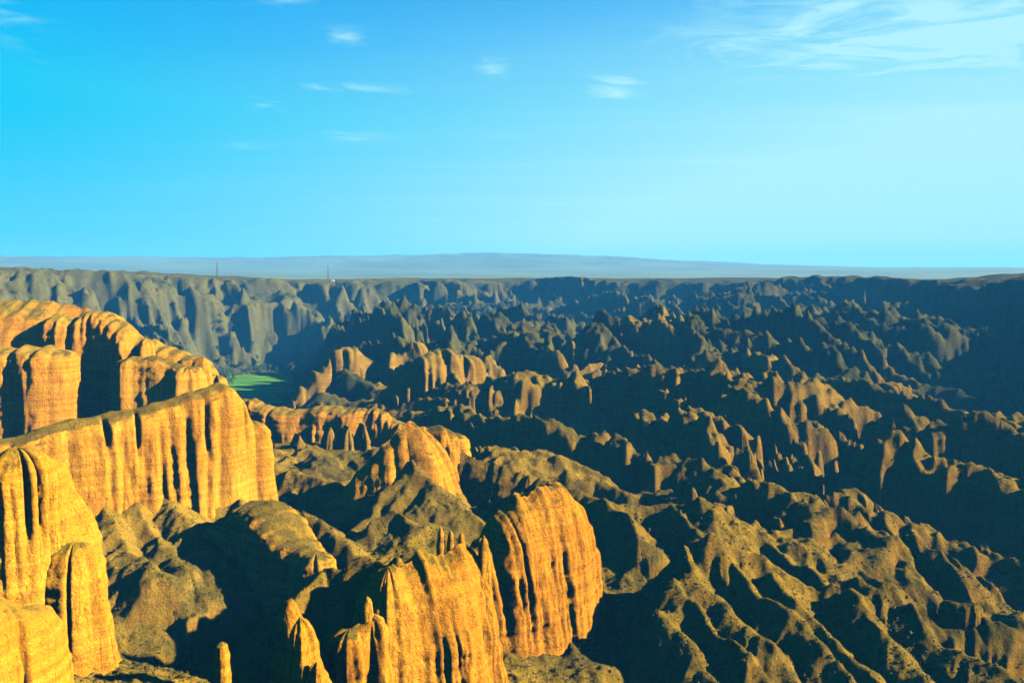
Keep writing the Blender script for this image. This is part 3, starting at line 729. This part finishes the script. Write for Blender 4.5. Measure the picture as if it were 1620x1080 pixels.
def mast(px, Y, ptop, label):
    X = (px - 810) / FPX * Y; z0 = float(height(np.array([X]), np.array([Y]))[0]) - .5; zt = at(px, ptop, Y)[2]; H = zt - z0
    root = bpy.data.objects.new('radio_mast', None); sc.collection.objects.link(root); root.location = (X, Y, z0)
    tag(root, label, 'mast')
    w0, w1 = 1.5, .5; cor = [(-1, -1), (1, -1), (1, 1), (-1, 1)]
    for cx, cy in cor:
        v, f = bar((cx * w0, cy * w0, 0), (cx * w1, cy * w1, H * .94), .3); mesh_obj('leg', v, f, M_steel, parent=root)
    n = 9; br = []
    for i in range(n):
        za, zb = H * .94 * i / n, H * .94 * (i + 1) / n; wa = w0 + (w1 - w0) * i / n; wb = w0 + (w1 - w0) * (i + 1) / n
        for j in range(4):
            a, b = cor[j], cor[(j + 1) % 4]
            br.append(bar((a[0] * wa, a[1] * wa, za), (b[0] * wb, b[1] * wb, zb), .14)); br.append(bar((a[0] * wb, a[1] * wb, zb), (b[0] * wb, b[1] * wb, zb), .14))
    v, f = join(br); mesh_obj('bracing', v, f, M_steel, parent=root)
    v, f = bar((0, 0, H * .93), (0, 0, H), .25); mesh_obj('antenna', v, f, M_steel, parent=root)
    v = [(x * 2.2, y * 2.2, z) for z in (-3, .6) for x, y in cor]; mesh_obj('footing', v, [(0, 1, 5, 4), (1, 2, 6, 5), (2, 3, 7, 6), (3, 0, 4, 7), (4, 5, 6, 7)], M_white, parent=root, smooth=False)


mast(345, 1610, 414, 'thin steel lattice mast on the far rim, the one nearer the left edge')
mast(520, 1640, 419, 'thin steel lattice mast on the far rim beside a tiny white hut')


def hut(px, Y):
    X = (px - 810) / FPX * Y; z0 = float(height(np.array([X]), np.array([Y]))[0]) - .6
    root = bpy.data.objects.new('hut', None); sc.collection.objects.link(root); root.location = (X, Y, z0); tag(root, 'tiny white hut beside the mast on the far rim', 'hut')
    def box(name, x0, x1, y0, y1, za, zb, mat):
        v = [(x, y, z) for z in (za, zb) for y in (y0, y1) for x in (x0, x1)]
        return mesh_obj(name, v, [(0, 2, 3, 1), (4, 5, 7, 6), (0, 1, 5, 4), (2, 6, 7, 3), (0, 4, 6, 2), (1, 3, 7, 5)], mat, parent=root, smooth=False)
    box('wall', -2.6, 2.6, -2, 2, 0, 4.2, M_white); box('door', -.5, .5, -2.06, -1.98, .6, 2.7, M_steel); box('window', 1.1, 2.0, -2.06, -1.98, 1.8, 2.9, M_steel)
    v = [(-3, -2.4, 4.2), (3, -2.4, 4.2), (3, 2.4, 4.2), (-3, 2.4, 4.2), (-3, 0, 5.4), (3, 0, 5.4)]
    me = mesh_obj('roof', v, [(0, 1, 5, 4), (3, 4, 5, 2), (0, 3, 2, 1)], M_roof, parent=root, smooth=False)


hut(527, 1640)

# ------------------------------------------------------------------ low shrubs and tufts on the near slopes
def build_shrubs(n=26000):
    rg = np.random.default_rng(8)
    r = 150 * (430 / 150) ** rg.uniform(0, 1, n * 3); px = rg.uniform(-40, 1660, n * 3)
    x = (px - 810) / FPX * r; y = r.copy()
    z = height(x, y); e = .8; zx = height(x + e, y); zy = height(x, y + e)
    g = np.hypot(zx - z, zy - z) / e
    den = n2(x / 18, y / 18, 15) + .6 * n2(x / 6, y / 6, 16)
    keep = (g < 1.5) & (den + rg.uniform(-.6, .6, len(x)) > -.05)
    x, y, z = x[keep][:n], y[keep][:n], z[keep][:n]; n = len(x)
    base = np.array([(1, 0, .15), (.3, .95, .2), (-.8, .6, .1), (-.8, -.6, .2), (.3, -.95, .1), (.1, 0, 1.0), (0, .1, -.3)])
    fc = np.array([(0, 1, 5), (1, 2, 5), (2, 3, 5), (3, 4, 5), (4, 0, 5), (1, 0, 6), (2, 1, 6), (3, 2, 6), (4, 3, 6), (0, 4, 6)])
    sz = rg.uniform(.16, .42, n) * (1 + .8 * (rg.uniform(size=n) > .93)); an = rg.uniform(0, 6.28, n)
    b = base[None] * (1 + rg.uniform(-.35, .35, (n, 7, 1)))
    X = x[:, None] + sz[:, None] * (b[:, :, 0] * np.cos(an)[:, None] - b[:, :, 1] * np.sin(an)[:, None])
    Y = y[:, None] + sz[:, None] * (b[:, :, 0] * np.sin(an)[:, None] + b[:, :, 1] * np.cos(an)[:, None])
    Z = z[:, None] + sz[:, None] * b[:, :, 2] * .9
    F = (np.arange(n)[:, None, None] * 7 + fc[None]).reshape(-1, 3)
    o = mesh_obj('shrubs', np.stack([X, Y, Z], -1).reshape(-1, 3), F, simple('shrub_leaves', (0.0111, 0.0122, 0.0039), .9, (0.025, 0.0194, 0.0056), .15), smooth=False)
    o['kind'] = 'stuff'; o['label'] = 'low dark shrubs and grass tufts on the near slopes'


build_shrubs()

# ------------------------------------------------------------------ haze
def build_haze():
    m, N, L = new_mat('haze_air')
    out = N.new('ShaderNodeOutputMaterial'); pv = N.new('ShaderNodeVolumePrincipled')
    pv.inputs['Color'].default_value = HAZE_C + (1,); pv.inputs['Density'].default_value = HAZE_D; pv.inputs['Anisotropy'].default_value = 0.0
    L.new(pv.outputs[0], out.inputs['Volume'])
    s, z0, z1 = 7600, -60, 285
    v = [(x, y, z) for z in (z0, z1) for y in (-s, s) for x in (-s, s)]
    f = [(0, 2, 3, 1), (4, 5, 7, 6), (0, 1, 5, 4), (2, 6, 7, 3), (0, 4, 6, 2), (1, 3, 7, 5)]
    o = mesh_obj('haze', v, f, m, smooth=False); o['kind'] = 'stuff'; o['label'] = 'pale blue haze over the canyon and plain'


build_haze()
